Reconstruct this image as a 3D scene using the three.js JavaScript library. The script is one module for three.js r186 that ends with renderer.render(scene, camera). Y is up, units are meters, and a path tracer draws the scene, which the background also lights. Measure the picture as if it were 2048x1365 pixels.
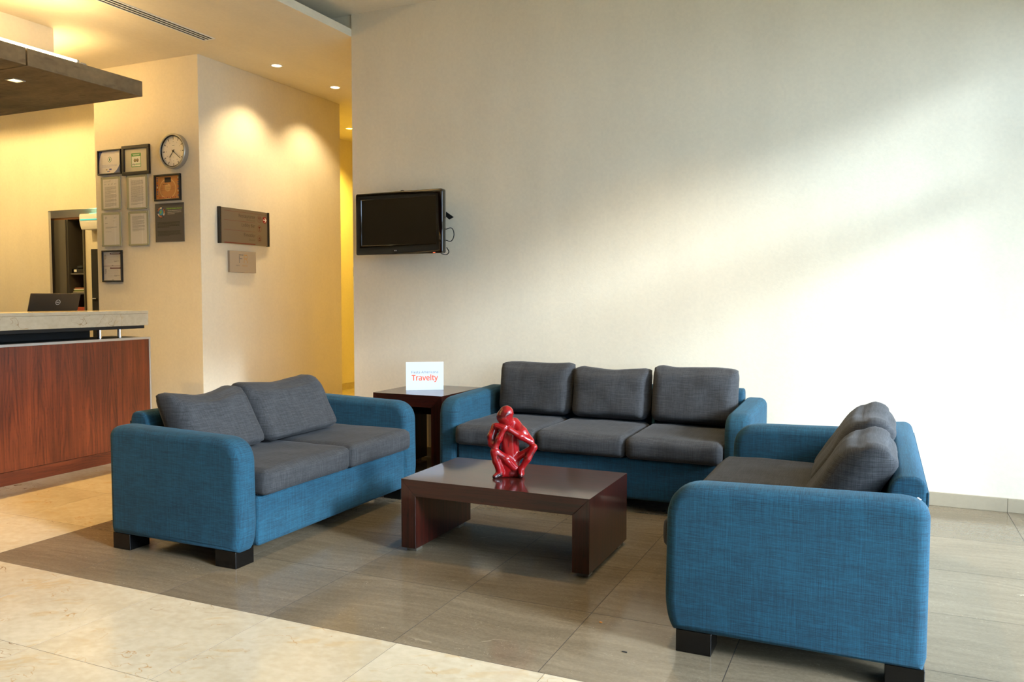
import * as THREE from 'three';
import { RoundedBoxGeometry } from 'three/addons/geometries/RoundedBoxGeometry.js';
import { MarchingCubes } from 'three/addons/objects/MarchingCubes.js';
import { RectAreaLightUniformsLib } from 'three/addons/lights/RectAreaLightUniformsLib.js';
import * as BGU from 'three/addons/utils/BufferGeometryUtils.js';

/* ---------- camera, sky, sun, exposure ---------- */
const scene = new THREE.Scene();
const camera = new THREE.PerspectiveCamera(45.4, 2048 / 1365, 0.05, 120);
camera.position.set(0, 1.317, 0);
camera.rotation.set(-0.05559, 0.423305, 0.001767, 'YXZ');
RectAreaLightUniformsLib.init();
const renderer = new THREE.WebGLRenderer({ antialias: true });
renderer.toneMapping = THREE.LinearToneMapping;
renderer.toneMappingExposure = 1.25;
renderer.shadowMap.enabled = true;
renderer.shadowMap.type = THREE.PCFSoftShadowMap;

scene.background = new THREE.Color().setRGB(0.645, 0.86, 1.10).multiplyScalar(7.4);   // even, hazy overcast sky
const SUN_DIR = new THREE.Vector3(1, 0.40, 0.24);            // towards the hazy sun: right, up, camera side
const sun = new THREE.DirectionalLight(new THREE.Color().setRGB(0.76, 0.90, 1.05), 6.2);
sun.position.copy(SUN_DIR).multiplyScalar(9).add(new THREE.Vector3(-1, 0, -4));
sun.target.position.set(-1, 0, -4);
sun.castShadow = true; sun.shadow.radius = 20; sun.shadow.mapSize.set(2048, 2048);
Object.assign(sun.shadow.camera, { left: -9, right: 9, top: 8, bottom: -8, near: 0.5, far: 30 });
sun.name = 'sun';
scene.add(sun, sun.target);
const WARM = [1.0, 0.69, 0.31], AMBER = [1.0, 0.66, 0.08];
const L_TUBE = 85, L_HOOD = 10, L_SPOT = 5, L_HALL = 24, L_HIGH = 7.5;

/* ---------- small helpers ---------- */
function rng(seed) { let s = seed | 0; return () => { s = (s + 0x6d2b79f5) | 0; let t = Math.imul(s ^ (s >>> 15), 1 | s); t = (t + Math.imul(t ^ (t >>> 7), 61 | t)) ^ t; return ((t ^ (t >>> 14)) >>> 0) / 4294967296; }; }
const clamp = (x, a = 0, b = 1) => Math.min(b, Math.max(a, x)), mix = (a, b, t) => a + (b - a) * t, sstep = (a, b, x) => { const t = clamp((x - a) / (b - a)); return t * t * (3 - 2 * t); };
const used = {};
function numbered(n) { const k = used[n] = (used[n] ?? -1) + 1; return k ? `${n}_${String(k).padStart(3, '0')}` : n; }
function tag(o, label, category, group) { o.userData.label = label; o.userData.category = category; if (group) o.userData.group = group; return o; }
function thing(name, label, category, [x, y, z] = [0, 0, 0], turn = 0, group) {
  const g = new THREE.Group(); g.name = numbered(name); g.position.set(x, y, z); g.rotation.y = turn; scene.add(g);
  return tag(g, label, category, group);
}
// uv in metres from the axis a face looks along; off shifts the pattern, swap turns it a quarter
function boxUV(geo, off = [0, 0], swap = false) {
  const g = geo.index ? geo.toNonIndexed() : geo, p = g.attributes.position, uv = new Float32Array(p.count * 2);
  const a = new THREE.Vector3(), b = new THREE.Vector3(), c = new THREE.Vector3();
  for (let i = 0; i < p.count; i += 3) {
    a.fromBufferAttribute(p, i); b.fromBufferAttribute(p, i + 1).sub(a); c.fromBufferAttribute(p, i + 2).sub(a); b.cross(c);
    const x = Math.abs(b.x), y = Math.abs(b.y), z = Math.abs(b.z), ax = x >= y && x >= z ? 0 : y >= z ? 1 : 2;
    for (let k = 0; k < 3; k++) {
      const X = p.getX(i + k), Y = p.getY(i + k), Z = p.getZ(i + k);
      let u = ax === 0 ? Z : X, v = ax === 1 ? Z : Y;
      if (swap) [u, v] = [v, u];
      uv[(i + k) * 2] = u + off[0]; uv[(i + k) * 2 + 1] = v + off[1];
    }
  }
  g.setAttribute('uv', new THREE.BufferAttribute(uv, 2));
  for (const n of Object.keys(g.attributes)) if (!['position', 'normal', 'uv', 'color'].includes(n)) g.deleteAttribute(n);
  return g;
}
function smooth(geo, off, swap) {                         // weld, smooth normals, uv in metres
  geo.deleteAttribute('uv'); geo.deleteAttribute('normal');
  const g = BGU.mergeVertices(geo, 1e-5); g.computeVertexNormals();
  return boxUV(g, off, swap);
}
function creased(geo, angle = 0.7, off, swap) { const g = geo.index ? geo.toNonIndexed() : geo; return boxUV(BGU.toCreasedNormals(g, angle), off, swap); }
function rbox(w, h, d, r = 0.004, x = 0, y = 0, z = 0, swap = false, off = [0, 0], seg = 2) {
  const g = r > 0 ? new RoundedBoxGeometry(w, h, d, seg, Math.min(r, w / 2.01, h / 2.01, d / 2.01)) : new THREE.BoxGeometry(w, h, d);
  g.translate(x, y, z); return boxUV(g, off, swap);
}
// a box given by its extents: X from left to right, Y up, D away from the camera's side of the room (z = -D)
const bx = (x0, x1, y0, y1, d0, d1, r = 0.002, swap, off) => rbox(x1 - x0, y1 - y0, d1 - d0, r, (x0 + x1) / 2, (y0 + y1) / 2, -(d0 + d1) / 2, swap, off);
const cyl = (r0, r1, h, seg = 24) => boxUV(new THREE.CylinderGeometry(r0, r1, h, seg));
const merge = (gs) => gs.length === 1 ? gs[0] : BGU.mergeGeometries(gs.map((g) => g.index ? g.toNonIndexed() : g));
function mesh(name, geos, mat, parent = scene) {
  const m = new THREE.Mesh(merge([].concat(geos)), mat); m.name = parent === scene ? numbered(name) : name;
  m.castShadow = m.receiveShadow = true; parent.add(m); return m;
}
// a part whose geometry is given in room coordinates, hung under a thing standing at its own base
function part(name, geos, mat, parent) {
  const g = merge([].concat(geos)), o = new THREE.Vector3(); for (let q = parent; q && q !== scene; q = q.parent) o.add(q.position);
  g.translate(-o.x, -o.y, -o.z); return mesh(name, g, mat, parent);
}
function struct(name, geos, mat) { const m = mesh(name, geos, mat); m.userData.kind = 'structure'; return m; }
function numberParts(parent) { const c = {}; for (const m of parent.children) { if (!m.isMesh) continue; const b = m.name.replace(/_\d{3}$/, ''); const k = c[b] = (c[b] ?? -1) + 1; if (k) m.name = `${b}_${String(k).padStart(3, '0')}`; numberParts(m); } }

/* ---------- textures ---------- */
function hash2(x, y, s) { let h = Math.imul(x, 374761393) + Math.imul(y, 668265263) + Math.imul(s, 2147483647 ^ 0x5bd1e995); h = Math.imul(h ^ (h >>> 13), 1274126177); return ((h ^ (h >>> 16)) >>> 0) / 4294967296; }
function vnoise(x, y, px, py, s) {                         // value noise that repeats after px, py cells
  const ix = Math.floor(x), iy = Math.floor(y), fx = x - ix, fy = y - iy, u = fx * fx * (3 - 2 * fx), v = fy * fy * (3 - 2 * fy);
  const X0 = ((ix % px) + px) % px, X1 = (X0 + 1) % px, Y0 = ((iy % py) + py) % py, Y1 = (Y0 + 1) % py;
  return mix(mix(hash2(X0, Y0, s), hash2(X1, Y0, s), u), mix(hash2(X0, Y1, s), hash2(X1, Y1, s), u), v);
}
function fbm(x, y, px, py, s, n = 4) { let a = 0.5, t = 0, w = 0; for (let i = 0; i < n; i++) { t += a * vnoise(x, y, px, py, s + i * 17); w += a; a *= 0.5; x *= 2; y *= 2; px *= 2; py *= 2; } return t / w; }
function texture(N, metres, fn, M = N, metresV = metres, srgb = true) {
  const d = new Uint8Array(N * M * 4);
  for (let y = 0; y < M; y++) for (let x = 0; x < N; x++) { const c = fn(x / N, y / M, x, y), o = (y * N + x) * 4; d[o] = clamp(c[0], 0, 255); d[o + 1] = clamp(c[1], 0, 255); d[o + 2] = clamp(c[2], 0, 255); d[o + 3] = 255; }
  const t = new THREE.DataTexture(d, N, M, THREE.RGBAFormat); t.wrapS = t.wrapT = THREE.RepeatWrapping; t.magFilter = THREE.LinearFilter; t.minFilter = THREE.LinearMipmapLinearFilter; t.generateMipmaps = true;
  if (srgb) t.colorSpace = THREE.SRGBColorSpace; t.repeat.set(1 / metres, 1 / metresV); t.needsUpdate = true; return t;
}
const lerp3 = (a, b, t) => [mix(a[0], b[0], t), mix(a[1], b[1], t), mix(a[2], b[2], t)];
// slubbed linen: weft and warp threads whose tone runs in streaks
function linen(seed, dark, light, contrast) {
  const N = 1024, rowTone = [], colTone = [], r = rng(seed);
  for (let i = 0; i < N; i++) { rowTone.push(r()); colTone.push(r()); }
  return texture(N, 0.44, (u, v, x, y) => {
    const row = vnoise(u * 9 + rowTone[y] * 9, y >> 1, 9, N / 2, seed) * 0.65 + vnoise(u * 30 + 5 * rowTone[y], y, 30, N, seed + 1) * 0.35;
    const col = vnoise(x >> 1, v * 7 + colTone[x] * 7, N / 2, 7, seed + 2) * 0.65 + vnoise(x, v * 26 + 5 * colTone[x], N, 26, seed + 3) * 0.35;
    const slow = fbm(u * 6, v * 6, 6, 6, seed + 4, 3), grain = hash2(x, y, seed + 5);
    const t = 0.5 + contrast * ((row - 0.5) * 1.25 + (col - 0.5) * 0.95 + (grain - 0.5) * 0.5) + (slow - 0.5) * 0.2;
    return lerp3(dark, light, clamp(t));
  });
}
const T_blue = linen(11, [5, 34, 48], [21, 85, 107], 0.9), T_grey = linen(29, [22, 22, 23], [72, 72, 73], 0.9);
const T_marble = texture(2048, 2.4, (u, v, x, y) => {
  const wx = fbm(u * 6, v * 6, 6, 6, 3, 5), wy = fbm(u * 6, v * 6, 6, 6, 9, 5), jx = fbm(u * 60, v * 60, 60, 60, 14, 3) - 0.5;
  const cloud = fbm(u * 8 + wx * 2, v * 14 + wy * 2, 8, 14, 21, 5), fine = fbm(u * 90, v * 120, 90, 120, 27, 3);
  const n1 = fbm(u * 4 + wx * 2.4 + jx * 0.12, v * 8 + u * 4 + wy * 2 + jx * 0.2, 4, 8, 33, 3), n2 = fbm(u * 9 + wx * 3.4 + jx * 0.4, v * 18 + u * 9 + wy * 3 + jx * 0.5, 9, 18, 47, 3);
  const m1 = sstep(0.52, 0.7, fbm(u * 5, v * 5, 5, 5, 61, 3)), m2 = sstep(0.45, 0.66, fbm(u * 9, v * 12, 9, 12, 71, 3));
  const v1 = clamp(1 - Math.abs(n1 - 0.5) / 0.003) * m1 * 0.9, v2 = clamp(1 - Math.abs(n2 - 0.5) / 0.006) * m2 * 0.8;
  const stain = sstep(0.56, 0.76, fbm(u * 34 + wx * 5 + jx, v * 70 + u * 34 + wy * 4, 34, 70, 83, 3)) * m2 * 0.24;
  let c = lerp3([186, 171, 143], [203, 190, 164], clamp(0.5 + (cloud - 0.5) * 1.0 + (fine - 0.5) * 0.9));
  c = lerp3(c, [184, 144, 84], stain); c = lerp3(c, [166, 122, 70], v2); c = lerp3(c, [124, 90, 56], v1); return c;
});
const T_stone = texture(2048, 2.4, (u, v, x, y) => {
  const w = fbm(u * 3, v * 3, 3, 3, 5, 3), s1 = fbm(u * 10 + w * 2, v * 130 + w * 14, 10, 130, 13, 3), g1 = fbm(u * 260, v * 330, 260, 330, 19, 2), big = fbm(u * 5, v * 16 + w * 2, 5, 16, 23, 3);
  const jx = fbm(u * 50, v * 50, 50, 50, 14, 2) - 0.5, n = fbm(u * 4 + w, v * 11 + u * 3 + jx * 0.35, 4, 11, 37, 2), m = sstep(0.66, 0.78, fbm(u * 8, v * 8, 8, 8, 41, 3));
  const vein = clamp(1 - Math.abs(n - 0.5) / 0.003) * m, fleck = sstep(0.8, 0.95, vnoise(u * 420, v * 900, 420, 900, 55)) * sstep(0.5, 0.8, fbm(u * 30, v * 60, 30, 60, 58, 2));
  let c = lerp3([96, 85, 67], [133, 118, 96], clamp(0.5 + (s1 - 0.5) * 0.5 + (g1 - 0.5) * 0.35 + (big - 0.5) * 0.35 + (hash2(x, y, 3) - 0.5) * 0.22));
  c = lerp3(c, [200, 184, 156], clamp(vein * 0.8 + fleck * 0.4)); return c;
});
// veneer with nested arches, repeated per leaf; grain runs along v
const veneer = (seed, dark, light, leaf, N = 1024, size = 1.2) => texture(N, size, (u, v, x, y) => {
  const n = Math.round(size / leaf), lu = u * n, k = Math.floor(lu), f = Math.abs(lu - k - 0.5 + 0.1 * (vnoise(u * 6, v * 5, 6, 5, seed) - 0.5)) * 2;
  const w = fbm(u * 14, v * 4, 14, 4, seed + 1, 3), r = hash2(k % n, 3, seed) * 4;
  const ring = Math.pow(f, 1.5) * 5 + v * 4 + r + 0.8 * k % 3 + w * 1.6, t = ring - Math.floor(ring), arch = Math.pow(1 - Math.abs(t * 2 - 1), 2) * mix(1, 0.25, sstep(0.35, 0.9, f));
  const straight = vnoise(u * 90, v * 3, 90, 3, seed + 5) * 0.6 + vnoise(u * 240, v * 8, 240, 8, seed + 6) * 0.4, pore = sstep(0.72, 0.95, vnoise(u * 500, v * 44, 500, 44, seed + 8));
  return lerp3(dark, light, clamp(0.72 - arch * 0.36 * sstep(0.3, 0.7, vnoise(u * 8, v * 3, 8, 3, seed + 9)) + (straight - 0.5) * 0.75 + (vnoise(u * 5, v * 5, 5, 5, seed + 12) - 0.5) * 0.3 - pore * 0.28));
});
const T_counter = veneer(101, [70, 27, 10], [138, 62, 28], 0.2), T_table = veneer(151, [14, 5, 4], [60, 20, 12], 0.24);
const T_plaster = texture(1024, 3.2, (u, v, x, y) => {
  const b = fbm(u * 6, v * 5, 6, 5, 7, 4), c = fbm(u * 20, v * 3, 20, 3, 15, 3), g = fbm(u * 200, v * 200, 200, 200, 31, 2);
  const k = 1 + (b - 0.5) * 0.05 + (c - 0.5) * 0.03 + (g - 0.5) * 0.03; return [227 * k, 217 * k, 194 * k];
});
const T_plasterBump = texture(512, 0.6, (u, v) => { const g = fbm(u * 60, v * 60, 60, 60, 91, 3) * 255; return [g, g, g]; }, 512, 0.6, false);
const T_canopy = texture(1024, 1.6, (u, v, x, y) => {
  const b = fbm(u * 5, v * 14, 5, 14, 3, 5), c = fbm(u * 60, v * 60, 60, 60, 8, 3), s = sstep(0.62, 0.8, fbm(u * 12, v * 40, 12, 40, 12, 3));
  return lerp3(lerp3([102, 88, 66], [136, 119, 90], clamp(b * 1.3 - 0.15 + (c - 0.5) * 0.5)), [60, 48, 34], s * 0.25);
});
function print(w, h, draw) {                              // flat print on a sheet w by h pixels
  const c = document.createElement('canvas'); c.width = w; c.height = h; const g = c.getContext('2d'); draw(g, w, h);
  const t = new THREE.CanvasTexture(c); t.colorSpace = THREE.SRGBColorSpace; t.magFilter = THREE.LinearFilter; t.anisotropy = 8; return t;
}

/* ---------- materials ---------- */
const S = (o) => new THREE.MeshStandardMaterial(o), Ph = (o) => new THREE.MeshPhysicalMaterial(o);
const M = {
  wall: S({ map: T_plaster, bumpMap: T_plasterBump, bumpScale: 0.0003, roughness: 0.85 }),
  ceiling: S({ map: T_plaster, roughness: 0.9 }),
  marble: Ph({ map: T_marble, roughness: 0.13, specularIntensity: 0.8 }), stone: Ph({ map: T_stone, roughness: 0.13, specularIntensity: 0.8 }),
  skirting: S({ map: T_plaster, color: 0xb8b0a4, roughness: 0.5 }), panelling: S({ map: T_counter, roughness: 0.6 }), grout: S({ color: 0x2c251e, roughness: 0.9 }), slab: S({ color: 0xcbb994, roughness: 0.6 }),
  blue: Ph({ map: T_blue, bumpMap: T_blue, bumpScale: 0.0006, roughness: 0.92, sheen: 0.35, sheenRoughness: 0.6, sheenColor: new THREE.Color(0.12, 0.3, 0.42) }),
  grey: Ph({ map: T_grey, bumpMap: T_grey, bumpScale: 0.0006, roughness: 0.94, sheen: 0.3, sheenRoughness: 0.6, sheenColor: new THREE.Color(0.2, 0.2, 0.21) }),
  black: S({ color: 0x050505, roughness: 0.25 }), blackMatte: S({ color: 0x101010, roughness: 0.7 }),
  tableWood: Ph({ map: T_table, roughness: 0.35, specularIntensity: 0.4, clearcoat: 0.75, clearcoatRoughness: 0.08, bumpMap: T_table, bumpScale: 0.00015 }),
  counterWood: Ph({ map: T_counter, roughness: 0.42, clearcoat: 0.25, clearcoatRoughness: 0.3 }),
  alu: S({ color: 0xc9c9c6, roughness: 0.35, metalness: 0.6 }), chrome: S({ color: 0xd8d8d8, roughness: 0.15, metalness: 1 }),
  white: S({ color: 0xeeece6, roughness: 0.6 }), canopy: S({ map: T_canopy, roughness: 0.8 }),
  gap: S({ color: 0x030303, roughness: 1 }), frame: S({ color: 0x120d0b, roughness: 0.4 }),
  glassEdge: Ph({ color: 0xaaa888, roughness: 0.2, clearcoat: 0.3 }), cabinet: S({ color: 0x57534b, roughness: 0.55 }),
  pane: Ph({ color: 0xffffff, transmission: 1, thickness: 0, roughness: 0, ior: 1.5 }),
  outside: S({ color: 0x9a9a94, roughness: 0.9 }), bronze: S({ color: 0x6b6558, roughness: 0.4, metalness: 0.5 }),
  screen: Ph({ color: 0x1b170e, roughness: 0.32, specularIntensity: 0.6 }), gloss: Ph({ color: 0x050505, roughness: 0.06, clearcoat: 1 }),
  laptop: S({ color: 0x4a4034, roughness: 0.42, metalness: 0.3 }),
};
const glow = (c, k) => S({ color: 0x111111, emissive: new THREE.Color().setRGB(...c), emissiveIntensity: k });

/* ---------- the room shell ---------- */
const WD = 5.738, LOW = 3.46, HIGH = 3.642, XB = -4.052, XW = 1.3;
struct('wall_back', [bx(XB, XW + 0.2, 0, HIGH, WD, WD + 0.2, 0), bx(-4.62, XB, 3.524, HIGH, WD + 0.02, WD + 0.2, 0)], M.wall);
struct('wall_pier', bx(-6.91, -5.584, 0, LOW, 5.576, 7.672, 0.004), M.wall);
struct('wall_corridor', [bx(-7.0, -6.8, 0, LOW, 7.672, 11, 0), bx(-7.0, -3.9, 0, LOW, 11, 11.2, 0), bx(XB, -3.85, 0, LOW, WD + 0.2, 11, 0)], M.wall);
struct('wall_office', [bx(-10.6, -8.853, 0, LOW, 6.5, 6.53, 0), bx(-8.853, -6.91, 2.292, LOW, 6.5, 6.53, 0)], M.wall);
struct('wall_office_back', [bx(-10.6, -6.91, 0, LOW, 7.35, 7.5, 0), bx(-8.398, -6.91, 0, LOW, 6.62, 7.35, 0), bx(-9.003, -8.398, 2.222, LOW, 6.63, 7.35, 0), bx(-10.6, -9.003, 0, LOW, 6.6, 7.35, 0)], M.wall);
struct('wall_left', bx(-10.8, -10.6, 0, LOW, -4.2, 7.5, 0), M.wall);
struct('wall_front', bx(-10.8, XW + 0.2, 0, HIGH, -4.4, -4.2, 0), M.panelling);
struct('ceiling_low', [bx(-10.8, XB, LOW, 3.5235, -4.4, WD, 0), bx(-10.8, -4.0, LOW, 3.5235, WD + 0.03, 11.2, 0), bx(-10.8, XB - 0.001, LOW, 3.5235, WD, WD + 0.03, 0), bx(-10.8, -4.6, 3.5235, 3.75, -4.4, 11.2, 0)], M.ceiling);
struct('ceiling_high', bx(-4.65, XW + 0.2, HIGH, HIGH + 0.15, -4.4, WD + 0.2, 0), M.ceiling);
struct('ceiling_drop', bx(-8.4, -6.125, 3.03, LOW, 0.4, 4.589, 0), M.ceiling);
// window side, right of the frame: low head, one deep transom, four bays
const HEAD = 3.04, T0 = 2.22, T1 = 2.37;
struct('wall_right', [bx(XW, XW + 0.2, HEAD, HIGH, -4.2, WD, 0), bx(XW, XW + 0.2, 0, HEAD, 5.55, WD, 0), bx(XW, XW + 0.2, 0, HEAD, -4.2, 0.13, 0)], M.wall);
for (let i = 0; i < 4; i++) {
  const d0 = 0.13 + i * 1.355, d1 = d0 + 1.355;
  const w = new THREE.Group(); w.name = `window_${i + 1}`; w.position.set(XW + 0.1, 0, -(d0 + d1) / 2); w.userData.kind = 'structure'; scene.add(w);
  part('window_frame', [bx(XW + 0.06, XW + 0.14, 0, HEAD, d0, d0 + 0.04, 0.003), bx(XW + 0.06, XW + 0.14, 0, HEAD, d1 - 0.04, d1, 0.003), bx(XW + 0.06, XW + 0.14, 0, 0.06, d0 + 0.04, d1 - 0.04, 0.003), bx(XW + 0.06, XW + 0.14, HEAD - 0.05, HEAD, d0 + 0.04, d1 - 0.04, 0.003), bx(XW + 0.02, XW + 0.18, T0, T1, d0 + 0.04, d1 - 0.04, 0.003)], M.bronze, w);
  const pane = (y0, y1) => { const g = new THREE.PlaneGeometry(d1 - d0 - 0.08, y1 - y0); g.rotateY(-Math.PI / 2); g.translate(XW + 0.1, (y0 + y1) / 2, -(d0 + d1) / 2); part('window_pane', g, M.pane, w); };
  pane(0.06, T0); pane(T1, HEAD - 0.05); numberParts(w);
}
struct('ground_outside', bx(XW + 0.2, 30, -0.3, -0.1, -25, 30, 0), M.outside);

/* floor: a bed with every stone tile laid on it */
const floor = new THREE.Group(); floor.name = 'floor'; floor.userData.kind = 'structure'; scene.add(floor);
part('floor_bed', [bx(-10.8, XW + 0.2, -0.2, -0.0004, 0.2, 11.2, 0)], M.grout, floor);
part('floor_near', [bx(-10.8, XW + 0.2, -0.2, 0, -4.4, 0.2, 0)], M.slab, floor);
{
  const r = rng(5), cache = {}, stone = Array.from({ length: 5 }, (_, i) => { const m = M.stone.clone(); m.color.setScalar(0.92 + 0.04 * i); return m; }), cream = Array.from({ length: 4 }, (_, i) => { const m = M.marble.clone(); m.color.setScalar(0.93 + 0.025 * i); return m; });
  const tile = (x0, x1, d0, d1, kind) => {
    const gap = kind === 'stone' ? 0.003 : 0.002, w = x1 - x0 - gap, d = d1 - d0 - gap, v = Math.floor(r() * 6), key = [kind, w.toFixed(3), d.toFixed(3), v].join();
    cache[key] ??= rbox(w, 0.012, d, 0, 0, -0.006, 0, false, [hash2(v, 1, 77) * 2.4, hash2(v, 2, 77) * 2.4]);
    const m = new THREE.Mesh(cache[key], kind === 'stone' ? stone[Math.floor(r() * 5)] : cream[Math.floor(r() * 4)]); m.name = 'tile'; m.position.set((x0 + x1) / 2, (r() - 0.5) * 0.0002, -(d0 + d1) / 2);
    m.castShadow = m.receiveShadow = true; floor.add(m);
  };
  const gx = [-4.067, -3.466, -2.865, -2.265, -1.66, -1.061, -0.46, 0.139, 0.739, XW + 0.06], gd = [2.579, 3.166, 3.762, 4.377, 4.98, 5.726];
  for (let i = 0; i < gx.length - 1; i++) for (let j = 0; j < gd.length - 1; j++) tile(gx[i], gx[i + 1], gd[j], gd[j + 1], 'stone');
  const cx = [-4.067, -3.466, -2.865, -2.248, -1.639, -1.035, -0.43, 0.17, 0.77, XW + 0.06], cd = [0.2, 0.777, 1.377, 1.977, 2.579];
  for (let i = 0; i < cx.length - 1; i++) for (let j = 0; j < cd.length - 1; j++) tile(cx[i], cx[i + 1], cd[j], cd[j + 1], 'cream');
  for (let x = -4.067, i = 0; i < 5; i++, x -= 0.58) for (let d = 0.2 - 0.0, j = 0; j < 19; j++) {
    const d1 = j === 0 ? 0.775 : d + 0.6; if (d1 > 11) break;
    if (!(i > 2 && d < 7.6)) { if (!(x - 0.58 < -5.584 && d1 > 5.58 && d < 7.67)) tile(x - 0.58, x, d, d1, 'cream'); }
    d = d1;
  }
}
{
  const b = new THREE.Group(); b.name = 'baseboard_back'; b.userData.kind = 'structure'; b.position.set(-1, 0, -WD); scene.add(b);
  for (let x = 0.739; x > -4.05; x -= 0.6) part('baseboard_piece', bx(Math.max(XB, x - 0.5985), x, 0.0, 0.085, WD - 0.014, WD, 0.0015, false, [x * 1.7, x]), M.skirting, b);
  part('baseboard_piece', bx(0.7405, XW, 0, 0.085, WD - 0.014, WD, 0.0015, false, [3.3, 0.2]), M.skirting, b); numberParts(b);
}
struct('baseboard_corridor', bx(-6.8, -6.787, 0, 0.09, 7.7, 11, 0.001, false, [1.1, 0.6]), M.marble);
struct('baseboard_pier', [bx(-5.584, -5.571, 0, 0.085, 5.57, 7.67, 0.001)], M.stone);

/* ---------- sofas ---------- */
const LEN = 0.87, HB = LEN / 2, ARM = 0.14;
function armShape() {
  const s = new THREE.Shape(), b = 0;
  s.moveTo(-HB + 0.01, 0.08); s.lineTo(-HB, 0.12); s.lineTo(-HB, 0.585); s.quadraticCurveTo(-HB, 0.646, -HB + 0.09, 0.648);
  s.lineTo(HB - 0.13, 0.632); s.bezierCurveTo(HB - 0.045, 0.628, HB - 0.006, 0.585, HB, 0.515); s.lineTo(HB + 0.004, 0.22); s.quadraticCurveTo(HB + 0.002, 0.12, HB - 0.028, 0.08); s.closePath();
  return s;
}
function armGeo(side, half) {                              // side -1 or +1 at local x = side*half
  const bev = 0.042, g = new THREE.ExtrudeGeometry(armShape(), { depth: ARM - 2 * bev, bevelEnabled: true, bevelThickness: bev, bevelSize: bev, bevelOffset: -bev, bevelSegments: 5, curveSegments: 10 });
  g.translate(0, 0, bev); g.rotateY(-Math.PI / 2);         // shape x -> +z, depth -> -x
  g.translate(side > 0 ? half : -half + ARM, 0, 0);
  return creased(g, 0.9);
}
function backGeo(inner) {
  const s = new THREE.Shape(); s.moveTo(-HB + 0.012, 0.09); s.lineTo(-HB + 0.006, 0.64); s.quadraticCurveTo(-HB + 0.004, 0.7, -HB + 0.05, 0.702); s.lineTo(-HB + 0.08, 0.7); s.quadraticCurveTo(-HB + 0.115, 0.694, -HB + 0.125, 0.65); s.lineTo(-0.235, 0.3); s.lineTo(-0.235, 0.09); s.closePath();
  const bev = 0.012, g = new THREE.ExtrudeGeometry(s, { depth: 2 * inner - 2 * bev - 0.004, bevelEnabled: true, bevelThickness: bev, bevelSize: bev, bevelOffset: -bev, bevelSegments: 3, curveSegments: 8 });
  g.translate(0, 0, -inner + bev + 0.002); g.rotateY(-Math.PI / 2); return creased(g, 0.8);
}
// a soft block: rounded edges, crowned faces, a little creasing
function softBlock(w, h, d, o = {}) {
  const nx = Math.round(w / 0.028), ny = Math.max(6, Math.round(h / 0.02)), nz = Math.max(6, Math.round(d / 0.028)), g = new THREE.BoxGeometry(w, h, d, nx, ny, nz), p = g.attributes.position;
  const r = o.r ?? 0.035, seed = o.seed ?? 1, v = new THREE.Vector3(), q = new THREE.Vector3();
  for (let i = 0; i < p.count; i++) {
    v.fromBufferAttribute(p, i);
    let a = v.x / (w / 2), b = v.y / (h / 2), c = v.z / (d / 2);
    q.set(clamp(v.x, -w / 2 + r, w / 2 - r), clamp(v.y, -h / 2 + r, h / 2 - r), clamp(v.z, -d / 2 + r, d / 2 - r));
    const e = v.clone().sub(q); if (e.length() > 1e-6) e.normalize().multiplyScalar(r); v.copy(q).add(e);
    const fa = 1 - a * a, fb = 1 - b * b, fc = 1 - c * c, ea = Math.sqrt(Math.max(0, 1 - a ** 4)), eb = Math.sqrt(Math.max(0, 1 - b ** 4)), ec = Math.sqrt(Math.max(0, 1 - c ** 4));
    v.x += Math.sign(a) * Math.pow(Math.abs(a), 3) * (o.px ?? 0) * eb * ec; v.z += Math.sign(c) * Math.pow(Math.abs(c), 3) * (o.pz ?? 0) * ea * eb;
    v.y += (b > 0 ? 1 : (o.bottom ?? 0)) * Math.pow(Math.abs(b), 3) * (o.py ?? 0) * ea * ec * Math.sign(b);
    if (o.ears) { const k = Math.pow(Math.abs(a), 6) * Math.max(0, b) ** 6; v.x += Math.sign(a) * k * o.ears * 0.6; v.y += k * o.ears; }
    if (o.pinch) v.y -= Math.max(0, b) ** 3 * fa * fa * o.pinch;
    const n = vnoise(v.x * 9 + 50, v.y * 11 + 50, 999, 999, seed) - 0.5, n2 = vnoise(v.x * 34 + 50 + v.y * 9, v.y * 12 + v.z * 20 + 50, 999, 999, seed + 3) - 0.5;
    v.z += n * (o.wob ?? 0.008) + n2 * (o.crease ?? 0.003); v.y += (vnoise(v.x * 8 + 70, v.z * 8 + 70, 999, 999, seed + 5) - 0.5) * (o.wob ?? 0.008) * (b > -0.9 ? 1 : 0);
    p.setXYZ(i, v.x, v.y, v.z);
  }
  return g;
}
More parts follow.
